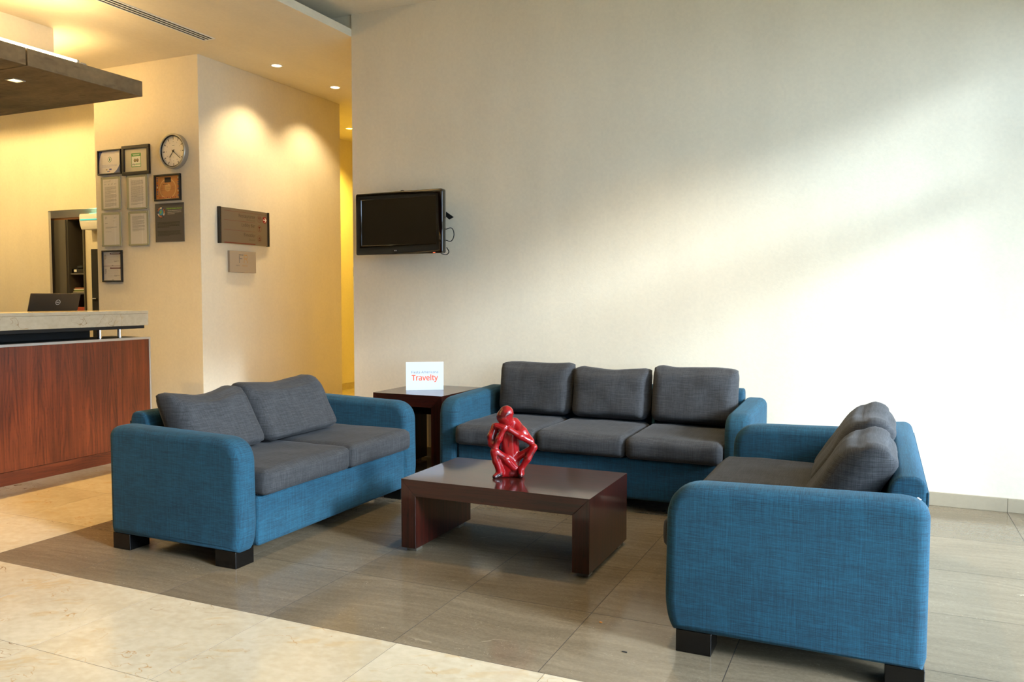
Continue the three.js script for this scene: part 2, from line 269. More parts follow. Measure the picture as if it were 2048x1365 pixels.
function makeSofa(name, label, half, dividers, [x, z], turn, swapSeat) {
  const t = thing(name, label, 'sofa', [x, 0, z], turn), inner = half - ARM;
  mesh('arm', armGeo(-1, half), M.blue, t); mesh('arm', armGeo(1, half), M.blue, t);
  mesh('base', smooth(new RoundedBoxGeometry(2 * inner - 0.006, 0.25, 0.66, 6, 0.02).translate(0, 0.205, HB - 0.008 - 0.33)), M.blue, t);
  mesh('backrest', backGeo(inner), M.blue, t);
  mesh('piping', rbox(2 * inner - 0.01, 0.05, 0.007, 0.002, 0, 0.625, -HB + 0.004), M.blue, t);
  const xs = [-inner, ...dividers, inner];
  for (let i = 0; i < xs.length - 1; i++) {
    const w = xs[i + 1] - xs[i] - 0.008, g = softBlock(w, 0.128, 0.66, { r: 0.03, py: 0.012, pz: 0.01, px: 0.002, seed: 40 + i * 7 + Math.round(half * 50), wob: 0.008, crease: 0.002 });
    g.translate((xs[i] + xs[i + 1]) / 2, 0.397, HB + 0.04 - 0.33); mesh('seat_cushion', smooth(g, [i * 0.37, 0], swapSeat), M.grey, t);
  }
  for (const [sx, z0, z1] of [[-1, HB - 0.17, HB - 0.04], [1, HB - 0.17, HB - 0.04], [-1, -HB + 0.004, -HB + 0.125], [1, -HB + 0.004, -HB + 0.125]])
    mesh('leg', rbox(0.125, 0.085, z1 - z0, 0.003, sx * (half - 0.02 - 0.0625), 0.0425, (z0 + z1) / 2), M.black, t);
  numberParts(t); return t;
}
const sofaL = makeSofa('loveseat', 'blue two-seat sofa standing nearest the reception counter', 0.8225, [0.0325], [-3.1825, -3.7675], Math.PI / 2, true);
const sofaR = makeSofa('loveseat', 'blue two-seat sofa seen from its armrest side, nearest the camera', 0.8225, [0.01], [-0.266, -3.7525], -Math.PI / 2, true);
const sofaB = makeSofa('sofa', 'long blue three-seat sofa standing along the bare back wall', 1.0125, [-0.292, 0.293], [-1.678, -5.195], 0, false);
{ const g = rbox(0.03, 0.0015, 0.006, 0.0005); g.rotateY(0.25); g.translate(0.775, 0.6495, -0.40); const m = mesh('fabric_tag', g, M.white, sofaR); m.userData.label = 'tiny white tag on the armrest'; }
// loose back cushions: shape is sheared so that the foot rests on the seat and the head on the backrest
function cushion(label, sofa, x0, x1, zf0, zf1, top, t0, t1, o = {}) {
  const w = x1 - x0, h = top - 0.478;
  const t = (t0 + t1) / 2, b = softBlock(w, h, t, { r: 0.06, px: -0.004, py: 0.006, pz: 0.026, ears: 0.012, pinch: 0.012, wob: 0.012, crease: 0.005, ...o }), p = b.attributes.position;
  for (let i = 0; i < p.count; i++) {
    const k = clamp((p.getY(i) + h / 2) / h), zf = mix(zf0, zf1, k), th = mix(t0, t1, k);
    p.setZ(i, zf - th / 2 + p.getZ(i) * th / t);
    if (o.slope) p.setY(i, p.getY(i) + (k > 0.5 ? (p.getZ(i) - zf) * o.slope * (k - 0.5) * 2 : 0));
  }
  b.translate(0, 0.478 + h / 2 + 0.004, 0);
  const c = mesh('back_cushion', smooth(b, [x0 * 1.3, 0.1]), M.grey);
  const at = new THREE.Vector3((x0 + x1) / 2, 0, 0).applyAxisAngle(new THREE.Vector3(0, 1, 0), sofa.rotation.y).add(sofa.position);
  c.position.copy(at); c.rotation.y = sofa.rotation.y; return tag(c, label, 'cushion', 'loose grey back cushions on the sofas');
}
// left loveseat: local x runs away from the camera
cushion('grey back cushion nearest the counter end of the left loveseat', sofaL, -0.705, -0.172, 0.075, -0.1, 0.80, 0.20, 0.16, { seed: 3, pinch: 0.03 });
cushion('grey back cushion on the left loveseat, next to the side table end', sofaL, -0.163, 0.50, 0.075, -0.1, 0.80, 0.20, 0.16, { seed: 9, pinch: 0.02 });
// right loveseat: local x runs towards the camera
cushion('plump grey back cushion closest to the camera, its side seam showing', sofaR, 0.13, 0.65, -0.005, -0.215, 0.80, 0.18, 0.13, { seed: 13, r: 0.07, slope: 0.3, pz: 0.035 });
cushion('grey back cushion on the right loveseat, behind the closest one', sofaR, -0.52, 0.12, 0.0, -0.215, 0.82, 0.185, 0.13, { seed: 17, r: 0.07, slope: 0.3, pz: 0.035 });
cushion('grey back cushion on the long sofa, behind the red figurine', sofaB, -0.82, -0.27, -0.06, -0.125, 0.83, 0.19, 0.17, { seed: 23, pinch: 0.008 });
cushion('middle grey back cushion of the three on the long sofa', sofaB, -0.262, 0.285, -0.06, -0.125, 0.812, 0.19, 0.17, { seed: 27, pinch: 0.014 });
cushion('grey back cushion on the long sofa, at the window end', sofaB, 0.30, 0.86, -0.06, -0.125, 0.835, 0.19, 0.17, { seed: 31, pinch: 0.0 });

/* ---------- tables ---------- */
function slabTable(name, label, x0, x1, d0, d1, h, th, foot) {   // waterfall table, mitred corners
  const t = thing(name, label, 'table', [(x0 + x1) / 2, 0, -(d0 + d1) / 2]);
  const prism = (pts) => { const s = new THREE.Shape(pts.map((q) => new THREE.Vector2(...q))), g = new THREE.ExtrudeGeometry(s, { depth: d1 - d0 - 0.003, bevelEnabled: true, bevelThickness: 0.0015, bevelSize: 0.0015, bevelOffset: -0.0015, bevelSegments: 1 }); g.translate(0, 0, -d1 + 0.0015); return g; };
  part('tabletop', creased(prism([[x0, h], [x1, h], [x1 - th, h - th], [x0 + th, h - th]]), 0.3, [x0, 0.2], true), M.tableWood, t);
  const lg = foot;
  part('side_panel', creased(prism([[x0, lg], [x0 + th, lg], [x0 + th, h - th], [x0, h]]), 0.3, [0.3, 0]), M.tableWood, t);
  part('side_panel', creased(prism([[x1 - th, lg], [x1, lg], [x1, h], [x1 - th, h - th]]), 0.3, [0.7, 0]), M.tableWood, t);
  for (const x of [x0 + th / 2, x1 - th / 2]) for (const d of [d0 + 0.06, d1 - 0.09]) part('foot', bx(x - 0.028, x + 0.03, 0, lg + 0.001, d - 0.03, d + 0.03, 0.002), M.bronze, t);
  return t;
}
const coffee = slabTable('coffee_table', 'low dark mahogany coffee table carrying the red figurine', -2.218, -1.201, 3.54, 4.155, 0.378, 0.085, 0.022); numberParts(coffee);
const side = slabTable('side_table', 'dark wooden side table in the corner between two sofas, with a white sign on it', -3.405, -2.825, 5.055, 5.69, 0.6, 0.088, 0.02);
part('back_rail', bx(-3.317, -2.913, 0.37, 0.512, 5.62, 5.66, 0.002), M.tableWood, side); numberParts(side);
{
  const t = thing('table_sign', 'white table card with grey and orange lettering', 'sign', [-3.132, 0.6, -5.343], 0.61);
  const face = print(1024, 768, (g, w, h) => {
    g.fillStyle = '#c6cbd2'; g.fillRect(0, 0, w, h); g.textAlign = 'left';
    g.fillStyle = '#5b6670'; g.font = '96px sans-serif'; const a = 'Fiesta Americana', wa = g.measureText(a).width; g.save(); g.translate(139, 309); g.scale(745 / wa, 1); g.fillText(a, 0, 0); g.restore();
    g.fillStyle = '#e8541c'; g.font = '205px sans-serif'; const b = 'Travelty', wb = g.measureText(b).width; g.save(); g.translate(155, 499); g.scale(715 / wb, 1); g.fillText(b, 0, 0); g.strokeStyle = '#e8541c'; g.lineWidth = 8; g.strokeText(b, 0, 0); g.restore();
  });
  mesh('panel', rbox(0.284, 0.214, 0.012, 0.001, 0, 0.1072, 0), M.white, t);
  const pl = new THREE.PlaneGeometry(0.283, 0.213); pl.translate(0, 0.1072, 0.0066); mesh('print', pl, S({ map: face, roughness: 0.5 }), t);
  mesh('easel_back', rbox(0.1, 0.006, 0.09, 0.001, 0, 0.0032, -0.05), M.white, t);
}

/* ---------- the red ceramic figurine: one glazed body from a smooth field ---------- */
{
  const t = thing('figurine', 'glossy red ceramic figurine of a seated thinker', 'figurine', [-1.731, 0.378, -3.842], 0.42);
  const px = (x, y, w = 0) => [(x - 630) * 0.000411, (1095 - y) * 0.000411, w];
  // capsules: from, to, radii (metres), flattening of the depth
  const C = [
    [px(562, 275, 0.036), px(540, 325, 0.036), 0.036, 0.041], [px(548, 330, 0.037), px(571, 388, 0.044), 0.041, 0.025],          // head
    [px(600, 405, 0.016), px(622, 470, 0.004), 0.025, 0.030],                                                                      // neck
    [px(540, 540, -0.008), px(600, 880, -0.012), 0.034, 0.040], [px(625, 490, -0.008), px(640, 900, -0.012), 0.034, 0.040],         // trunk
    [px(645, 425, -0.004), px(470, 490, -0.01), 0.022, 0.018],                                                                     // shoulders
    [px(420, 470, 0.002), px(372, 590, 0.02), 0.0215, 0.021], [px(372, 590, 0.02), px(378, 668, 0.036), 0.021, 0.0185], [px(378, 672, 0.036), px(420, 690, 0.05), 0.0185, 0.017],   // near arm down
    [px(422, 690, 0.05), px(470, 600, 0.058), 0.0175, 0.016], [px(470, 600, 0.058), px(520, 490, 0.06), 0.016, 0.0135], [px(432, 432, 0.05), px(535, 462, 0.06), 0.014, 0.0145],   // forearm, hand under the chin
    [px(662, 418, 0.002), px(760, 530, 0.016), 0.028, 0.027], [px(760, 530, 0.016), px(868, 632, 0.03), 0.027, 0.0165], [px(870, 648, 0.036), px(740, 572, 0.05), 0.016, 0.016], [px(740, 572, 0.05), px(600, 478, 0.058), 0.016, 0.0145],   // far arm
    [px(660, 890, 0), px(905, 708, 0.044), 0.022, 0.0155], [px(910, 712, 0.048), px(830, 850, 0.05), 0.0165, 0.0175], [px(830, 850, 0.05), px(748, 985, 0.046), 0.0175, 0.0145], [px(748, 985, 0.046), px(742, 1062, 0.058), 0.0145, 0.0145],   // far leg
    [px(440, 765, 0.056), px(560, 860, 0.05), 0.018, 0.021], [px(560, 860, 0.05), px(655, 970, 0.036), 0.021, 0.022], [px(408, 768, 0.056), px(440, 880, 0.052), 0.0205, 0.021], [px(440, 880, 0.052), px(482, 1010, 0.046), 0.021, 0.02], [px(475, 1050, 0.046), px(420, 1074, 0.066), 0.019, 0.013],  // near leg
    [px(520, 900, 0.03), px(600, 1020, 0.02), 0.026, 0.03], [px(640, 940, 0.01), px(700, 1040, 0.02), 0.026, 0.024], [px(480, 1045, 0.03), px(740, 1050, 0.02), 0.022, 0.022],   // lap, seat and foot base
  ];
  t.scale.setScalar(1.0);
  const HX = 0.2, R = 150, mc = new MarchingCubes(R, M.black, false, false, 400000); mc.isolation = 0;
  const f = mc.field, K = 0.0042, cy = 0.19;
  const seg = C.map(([a, b, r0, r1]) => { const d = [b[0] - a[0], b[1] - a[1], b[2] - a[2]]; return [a, d, d[0] * d[0] + d[1] * d[1] + d[2] * d[2], r0, r1]; });
  for (let k = 0; k < R; k++) for (let j = 0; j < R; j++) for (let i = 0; i < R; i++) {
    const x = (i - R / 2) / (R / 2) * HX, y = (j - R / 2) / (R / 2) * HX + cy, z = (k - R / 2) / (R / 2) * HX;
    let dist = 1;
    if (z > -0.09 && z < 0.13) {
      let acc = 0;
      for (const [a, d, L, r0, r1] of seg) {
        const ax = x - a[0], ay = y - a[1], az = z - a[2], h = L > 0 ? clamp((ax * d[0] + ay * d[1] + az * d[2]) / L) : 0;
        const ex = ax - d[0] * h, ey = ay - d[1] * h, ez = az - d[2] * h, q = Math.sqrt(ex * ex + ey * ey + ez * ez) - mix(r0, r1, h);
        if (q < 0.08) acc += Math.exp(-q / K);
      }
      dist = acc > 0 ? -K * Math.log(acc) : 0.08;
      dist = Math.max(dist, 0.0005 - y);                   // flat foot
    }
    f[i + j * R + k * R * R] = -dist;
  }
  mc.update();
  const n = mc.count ?? mc.geometry.drawRange.count, P = new Float32Array(n * 3), col = new Float32Array(n * 3), N = new Float32Array(n * 3);
  for (let i = 0; i < n; i++) {
    const x = mc.positionArray[i * 3] * HX, y = mc.positionArray[i * 3 + 1] * HX + cy, z = mc.positionArray[i * 3 + 2] * HX;
    P.set([x, y, z], i * 3); N.set([mc.normalArray[i * 3], mc.normalArray[i * 3 + 1], mc.normalArray[i * 3 + 2]], i * 3);
    // glaze: scarlet, pooling to near black at the toes and in broken patches
    const m = fbm(x * 28 + 40, y * 22 + 40 + z * 9, 999, 999, 4, 3), toe = sstep(0.026, 0.008, y) * sstep(0.05, 0.068, z), dark = clamp(toe + sstep(0.62, 0.74, m) * 0.7);
    const c = lerp3([0.23, 0.004, 0.005], [0.016, 0.005, 0.004], dark); col.set(c, i * 3);
  }
  const g = new THREE.BufferGeometry(); g.setAttribute('position', new THREE.BufferAttribute(P, 3)); g.setAttribute('normal', new THREE.BufferAttribute(N, 3)); g.setAttribute('color', new THREE.BufferAttribute(col, 3));
  g.setAttribute('uv', new THREE.BufferAttribute(new Float32Array(n * 2), 2));
  mesh('body', g, Ph({ vertexColors: true, roughness: 0.6, specularIntensity: 0.1, clearcoat: 1, clearcoatRoughness: 0.03 }), t);
}

tag(mesh('crumb', rbox(0.012, 0.003, 0.008, 0.0014, -0.995, 0.0018, -3.085), S({ color: 0xd88a3a, roughness: 0.7 })), 'tiny orange crumb on the grey floor', 'crumb');
tag(mesh('scrap', rbox(0.02, 0.003, 0.005, 0.001, -0.83, 0.0018, -2.86), M.blackMatte), 'tiny black scrap on the grey floor near the loveseat foot', 'scrap');

/* ---------- television ---------- */
{
  const t = thing('television', 'black flat television on a wall bracket beside the corridor', 'television', [-3.489, 1.89, -5.57], -0.0715);
  const W = 0.838, H = 0.495;
  const logo = print(256, 96, (g) => { g.fillStyle = '#0a0a0a'; g.fillRect(0, 0, 256, 96); g.fillStyle = '#d8d4c8'; g.beginPath(); g.arc(58, 48, 36, 0, 7); g.fill(); g.strokeStyle = '#0a0a0a'; g.lineWidth = 6; g.beginPath(); g.arc(58, 48, 25, 0, 5.1); g.stroke(); g.fillRect(50, 30, 7, 26); g.fillStyle = '#d8d4c8'; g.font = 'bold 72px sans-serif'; g.fillText('LG', 112, 74); });
  const fs = new THREE.Shape(), hl = new THREE.Path(), q = 0.014, a = W / 2 - 0.004, b = H / 2 - 0.004;
  fs.moveTo(-a + q, -b); fs.lineTo(a - q, -b); fs.quadraticCurveTo(a, -b, a, -b + q); fs.lineTo(a, b - q); fs.quadraticCurveTo(a, b, a - q, b); fs.lineTo(-a + q, b); fs.quadraticCurveTo(-a, b, -a, b - q); fs.lineTo(-a, -b + q); fs.quadraticCurveTo(-a, -b, -a + q, -b);
  hl.moveTo(-W / 2 + 0.052, -H / 2 + 0.074); hl.lineTo(-W / 2 + 0.052, H / 2 - 0.05); hl.lineTo(W / 2 - 0.056, H / 2 - 0.05); hl.lineTo(W / 2 - 0.056, -H / 2 + 0.074); hl.closePath(); fs.holes.push(hl);
  const fg = new THREE.ExtrudeGeometry(fs, { depth: 0.042, bevelEnabled: true, bevelThickness: 0.004, bevelSize: 0.004, bevelSegments: 3 }); fg.translate(0, 0, -0.021);
  mesh('bezel', creased(fg, 0.6), M.gloss, t);
  mesh('screen', rbox(W - 0.11, H - 0.13, 0.03, 0.002, 0, 0.01, 0.004), M.screen, t);
  mesh('housing', rbox(W * 0.9, H * 0.86, 0.05, 0.02, 0, -0.005, -0.045), M.blackMatte, t);
  mesh('bracket', [rbox(0.2, 0.2, 0.012, 0.002, 0, 0, -0.135), rbox(0.05, 0.12, 0.07, 0.004, 0, 0, -0.1)], M.blackMatte, t);
  { const s = new THREE.Shape(); s.moveTo(0, 0.05); s.lineTo(0.07, 0.005); s.lineTo(0.03, -0.012); s.lineTo(0, 0.01); s.closePath(); const g = new THREE.ExtrudeGeometry(s, { depth: 0.006, bevelEnabled: false }); g.translate(W * 0.45 + 0.005, 0.03, -0.09); mesh('bracket_arm', creased(g), M.blackMatte, t); }
  const cable = (pts) => boxUV(new THREE.TubeGeometry(new THREE.CatmullRomCurve3(pts.map((q) => new THREE.Vector3(...q))), 24, 0.0035, 6));
  mesh('cable', cable([[0.38, -0.06, -0.07], [0.44, -0.05, -0.075], [0.462, -0.1, -0.075], [0.44, -0.15, -0.07], [0.38, -0.14, -0.07]]), M.blackMatte, t);
  mesh('cable', cable([[0.34, -0.24, -0.05], [0.41, -0.255, -0.05], [0.43, -0.235, -0.05], [0.41, -0.2, -0.05]]), M.blackMatte, t);
  mesh('cable', cable([[-0.03, 0.2, -0.04], [-0.025, 0.25, -0.04], [0, 0.262, -0.04], [0.02, 0.25, -0.04], [0.02, 0.2, -0.04]]), M.blackMatte, t);
  { const pl = new THREE.PlaneGeometry(0.036, 0.0135); pl.translate(-0.02, -H / 2 + 0.03, 0.0254); mesh('logo', pl, S({ map: logo, roughness: 0.3 }), t); }
  mesh('power_light', rbox(0.02, 0.006, 0.004, 0.001, W / 2 - 0.075, -H / 2 + 0.006, 0.026), glow([1, 0.16, 0.06], 1.2), t);
  numberParts(t);
}

/* ---------- signs and frames on the walls ---------- */
function onFrameWall(name, label, cat, x0, x1, y0, y1, group) { return thing(name, label, cat, [(x0 + x1) / 2, (y0 + y1) / 2, -5.576], 0, group); }
function framed(name, label, x0, x1, y0, y1, fw, mat, draw, px = 512, mount) {
  const t = onFrameWall(name, label, 'frame', x0, x1, y0, y1), w = x1 - x0, h = y1 - y0;
  mesh('frame', [rbox(w, fw, 0.022, 0.003, 0, h / 2 - fw / 2, 0.012), rbox(w, fw, 0.022, 0.003, 0, -h / 2 + fw / 2, 0.012), rbox(fw, h - 2 * fw, 0.022, 0.003, -w / 2 + fw / 2, 0, 0.012), rbox(fw, h - 2 * fw, 0.022, 0.003, w / 2 - fw / 2, 0, 0.012)], mat, t);
  const pw = w - 2 * fw, ph = h - 2 * fw, g = new THREE.PlaneGeometry(pw, ph); g.translate(0, 0, 0.009);
  mesh('print', g, Ph({ map: print(px, Math.round(px * ph / pw), draw), roughness: 0.4, clearcoat: 0.4, clearcoatRoughness: 0.05 }), t);
  return t;
}
const lines = (g, x, y, w, n, dy, col, lw = 3, seed = 1) => { const r = rng(seed); g.fillStyle = col; for (let i = 0; i < n; i++) { let q = x; const end = x + w * (i === n - 1 ? 0.5 : 0.92 + 0.08 * r()); while (q < end) { const l = 8 + r() * 26; g.fillRect(q, y + i * dy, Math.min(l, end - q), lw); q += l + 5; } } };
framed('certificate', 'framed white certificate with a round green seal and blue corners', -6.856, -6.545, 2.459, 2.692, 0.012, M.frame, (g, w, h) => {
  g.fillStyle = '#dcd8d4'; g.fillRect(0, 0, w, h); g.fillStyle = '#53649c'; g.beginPath(); g.moveTo(0, 0); g.lineTo(90, 0); g.quadraticCurveTo(10, 60, 0, 260); g.fill(); g.beginPath(); g.moveTo(w, h); g.lineTo(w - 180, h); g.quadraticCurveTo(w - 20, h - 70, w, h - 240); g.fill();
  g.fillStyle = '#f0efe8'; g.beginPath(); g.arc(w / 2, h * 0.38, 44, 0, 7); g.fill(); g.strokeStyle = '#2f6f55'; g.lineWidth = 9; g.beginPath(); g.arc(w / 2, h * 0.38, 40, 0, 7); g.stroke(); g.fillStyle = '#2f6f55'; g.beginPath(); g.ellipse(w / 2, h * 0.38, 17, 27, 0, 0, 7); g.fill();
  lines(g, 120, 44, 270, 2, 18, '#8a8a9a', 3, 4); lines(g, 70, h * 0.62, 370, 3, 17, '#7c84b8', 4, 6); g.font = 'bold 24px sans-serif'; g.fillStyle = '#a8894a'; g.fillRect(160, h * 0.8, 34, 20); g.fillStyle = '#3a3f8c'; g.fillRect(240, h * 0.79, 56, 22); g.fillStyle = '#3a6ab0'; g.fillRect(190, h * 0.89, 44, 15); g.fillStyle = '#b0503a'; g.fillRect(234, h * 0.89, 24, 15);
});
framed('award_plaque', 'thick dark frame around a small green card with two round eyes', -6.53, -6.178, 2.438, 2.71, 0.03, M.frame, (g, w, h) => {
  g.fillStyle = '#cfcab0'; g.fillRect(0, 0, w, h); const x = w * 0.29, y = h * 0.2, W = w * 0.42, H = h * 0.6; g.fillStyle = '#3f8f3a'; g.fillRect(x, y, W, H); g.fillStyle = '#e9ead8'; g.fillRect(x + 10, y + 50, W - 20, H - 60);
  const ey = y + H * 0.52; for (const s of [-1, 1]) { const ex = x + W / 2 + s * 28; g.fillStyle = '#2a2a26'; g.beginPath(); g.arc(ex, ey, 27, 0, 7); g.fill(); g.fillStyle = s < 0 ? '#c9b25a' : '#b9a060'; g.beginPath(); g.arc(ex, ey, 19, 0, 7); g.fill(); g.fillStyle = '#2a2a26'; g.beginPath(); g.arc(ex, ey, 9, 0, 7); g.fill(); }
  g.font = 'bold 40px sans-serif'; g.textAlign = 'center'; g.fillStyle = '#1d2a1a'; g.textAlign = 'right'; g.fillText('trip', x + W * 0.38, y + H * 0.86, W * 0.3); g.textAlign = 'left'; g.fillStyle = '#4f9a44'; g.fillText('advisor', x + W * 0.39, y + H * 0.86, W * 0.54);
  g.fillStyle = '#e9ead8'; g.fillRect(x + 24, y + 16, W - 48, 7); g.fillRect(x + 40, y + 30, W - 80, 6);
});
framed('certificate', 'framed orange certificate with a black square at its top', -6.125, -5.802, 2.179, 2.42, 0.016, M.frame, (g, w, h) => {
  g.fillStyle = '#c88a48'; g.fillRect(0, 0, w, h); g.strokeStyle = '#e0b470'; g.lineWidth = 16; g.beginPath(); g.ellipse(w / 2, h * 0.55, w * 0.34, h * 0.42, 0, 0, 7); g.stroke(); g.fillStyle = '#dcae6a'; g.beginPath(); g.ellipse(w / 2, h * 0.5, w * 0.13, h * 0.17, 0, 0, 7); g.fill();
  g.fillStyle = '#14141c'; g.fillRect(w * 0.37, h * 0.06, w * 0.27, h * 0.22); g.font = 'bold 26px sans-serif'; g.textAlign = 'center'; g.fillStyle = '#4a2c14'; lines(g, w * 0.3, h * 0.34, w * 0.42, 1, 10, '#4a2c14', 10, 2); lines(g, w * 0.22, h * 0.46, w * 0.56, 5, 16, '#7a4a20', 3, 3); lines(g, w * 0.2, h * 0.8, w * 0.18, 1, 9, '#7a4a20', 5, 8);
  const cs = ['#3a5a9a', '#a03a2a', '#e8e0d0', '#5a3a8a', '#c85a2a', '#2a6a8a']; for (let i = 0; i < 9; i++) for (const x of [18, w - 42]) { g.fillStyle = cs[(i * 5 + (x > 50 ? 2 : 0)) % 6]; g.fillRect(x, 24 + i * (h - 50) / 9, 24, 17); } for (let i = 0; i < 9; i++) { g.fillStyle = cs[(i * 3 + 1) % 6]; g.fillRect(70 + i * 42, h - 32, 26, 14); }
});
framed('certificate', 'black frame holding two small printed permits, lowest on the wall', -6.83, -6.565, 1.442, 1.743, 0.013, M.frame, (g, w, h) => {
  for (const y0 of [0, h / 2]) { g.fillStyle = '#cfc8bf'; g.fillRect(0, y0 + 4, w, h / 2 - 8); g.fillStyle = '#5a1f22'; g.fillRect(w * 0.36, y0 + 26, w * 0.6, 30); g.fillStyle = '#ded6cc'; g.fillRect(w * 0.42, y0 + 36, w * 0.48, 6); lines(g, 24, y0 + 60, 60, 7, 15, '#554c48', 6, 7); lines(g, 110, y0 + 70, 330, 8, 22, '#8a817a', 3, 9); lines(g, 300, y0 + 190, 160, 2, 14, '#4a423e', 5, 5); g.fillStyle = '#3a4a20'; g.fillRect(w * 0.46, y0 + h / 2 - 18, 40, 8); }
  g.fillStyle = '#5a1f22'; g.fillRect(0, h / 2 - 4, w, 6);
});
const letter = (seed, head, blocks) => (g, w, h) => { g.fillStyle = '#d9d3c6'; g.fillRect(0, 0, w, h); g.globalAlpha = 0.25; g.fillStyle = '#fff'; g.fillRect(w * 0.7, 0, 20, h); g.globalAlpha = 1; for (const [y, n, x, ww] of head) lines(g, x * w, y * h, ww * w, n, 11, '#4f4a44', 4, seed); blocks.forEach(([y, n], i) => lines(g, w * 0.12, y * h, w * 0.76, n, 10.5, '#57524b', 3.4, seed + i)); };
function holder(label, x0, x1, y0, y1, draw) {
  const t = onFrameWall('document_holder', label, 'frame', x0, x1, y0, y1, 'clear document holders on the reception wall'), w = x1 - x0, h = y1 - y0;
  mesh('plate', rbox(w, h, 0.006, 0.0015, 0, 0, 0.012), M.glassEdge, t);
  const g = new THREE.PlaneGeometry(w * 0.8, h * 0.88); g.translate(0.004, -0.004, 0.0156); mesh('paper', g, Ph({ map: print(360, Math.round(360 * h * 0.88 / (w * 0.8)), draw), roughness: 0.4, clearcoat: 0.5, clearcoatRoughness: 0.05 }), t);
  for (const sx of [-1, 1]) for (const sy of [-1, 1]) { const c = cyl(0.005, 0.005, 0.02, 12); c.rotateX(Math.PI / 2); c.translate(sx * (w / 2 - 0.012), sy * (h / 2 - 0.01), 0.01); mesh('standoff', c, M.chrome, t); }
  numberParts(t);
}
holder('clear document holder directly under the seal certificate, densely printed page', -6.822, -6.564, 2.126, 2.438, letter(21, [[0.04, 1, 0.44, 0.14], [0.08, 1, 0.1, 0.78], [0.16, 2, 0.1, 0.14], [0.16, 2, 0.34, 0.12], [0.16, 2, 0.54, 0.12], [0.16, 2, 0.74, 0.12]], [[0.26, 6], [0.4, 5], [0.52, 7], [0.69, 5], [0.82, 6]]));
holder('clear document holder directly under the green card plaque, one solid text block', -6.48, -6.213, 2.118, 2.437, letter(31, [[0.05, 1, 0.12, 0.1]], [[0.1, 8], [0.29, 16], [0.63, 9], [0.85, 3]]));
holder('lower clear document holder with a short signed letter', -6.826, -6.566, 1.78, 2.101, letter(41, [[0.06, 4, 0.1, 0.14], [0.08, 2, 0.68, 0.18], [0.2, 1, 0.6, 0.28], [0.28, 1, 0.1, 0.3]], [[0.4, 3], [0.56, 1]]));
holder('lower clear document holder with text over the upper half of its page', -6.47, -6.208, 1.78, 2.1, letter(51, [], [[0.08, 6], [0.22, 7], [0.38, 5], [0.5, 4]]));
{
  const t = onFrameWall('poster', 'taupe poster with a globe ringed by people and green heading', 'poster', -6.131, -5.776, 1.805, 2.158);
  mesh('board', rbox(0.354, 0.352, 0.006, 0.001, 0, 0, 0.004), S({ color: 0x56514a, roughness: 0.6 }), t);
  const im = print(768, 768, (g, w, h) => {
    g.fillStyle = '#55504a'; g.fillRect(0, 0, w, h); const cx = 165, cy = 175; for (let i = 0; i < 12; i++) { const a = i / 12 * 6.283; g.fillStyle = ['#c98a5a', '#e0d6c8', '#3a4a6a', '#b05a3a'][i % 4]; g.beginPath(); g.ellipse(cx + Math.cos(a) * 84, cy + Math.sin(a) * 88, 20, 26, a, 0, 7); g.fill(); g.fillStyle = '#2a1c14'; g.beginPath(); g.arc(cx + Math.cos(a) * 108, cy + Math.sin(a) * 112, 11, 0, 7); g.fill(); }
    g.fillStyle = '#3f9ab8'; g.beginPath(); g.arc(cx, cy, 58, 0, 7); g.fill(); g.fillStyle = '#8aa83a'; g.beginPath(); g.ellipse(cx - 8, cy - 6, 20, 42, 0.5, 0, 7); g.fill();
    g.fillStyle = '#8ac43a'; g.font = 'bold 40px sans-serif'; g.textAlign = 'right'; g.fillText('Código de Conducta Nacional', 725, 118, 420); g.fillStyle = '#d8d2c4'; g.font = '26px sans-serif'; lines(g, 340, 145, 385, 3, 32, '#cfc8b8', 9, 6);
    lines(g, 60, 372, 640, 5, 24, '#1c1812', 12, 12); lines(g, 60, 552, 640, 5, 22, '#1c1812', 11, 14);
  });
  const g = new THREE.PlaneGeometry(0.352, 0.35); g.translate(0, 0, 0.0073); mesh('print', g, S({ map: im, roughness: 0.6 }), t);
}
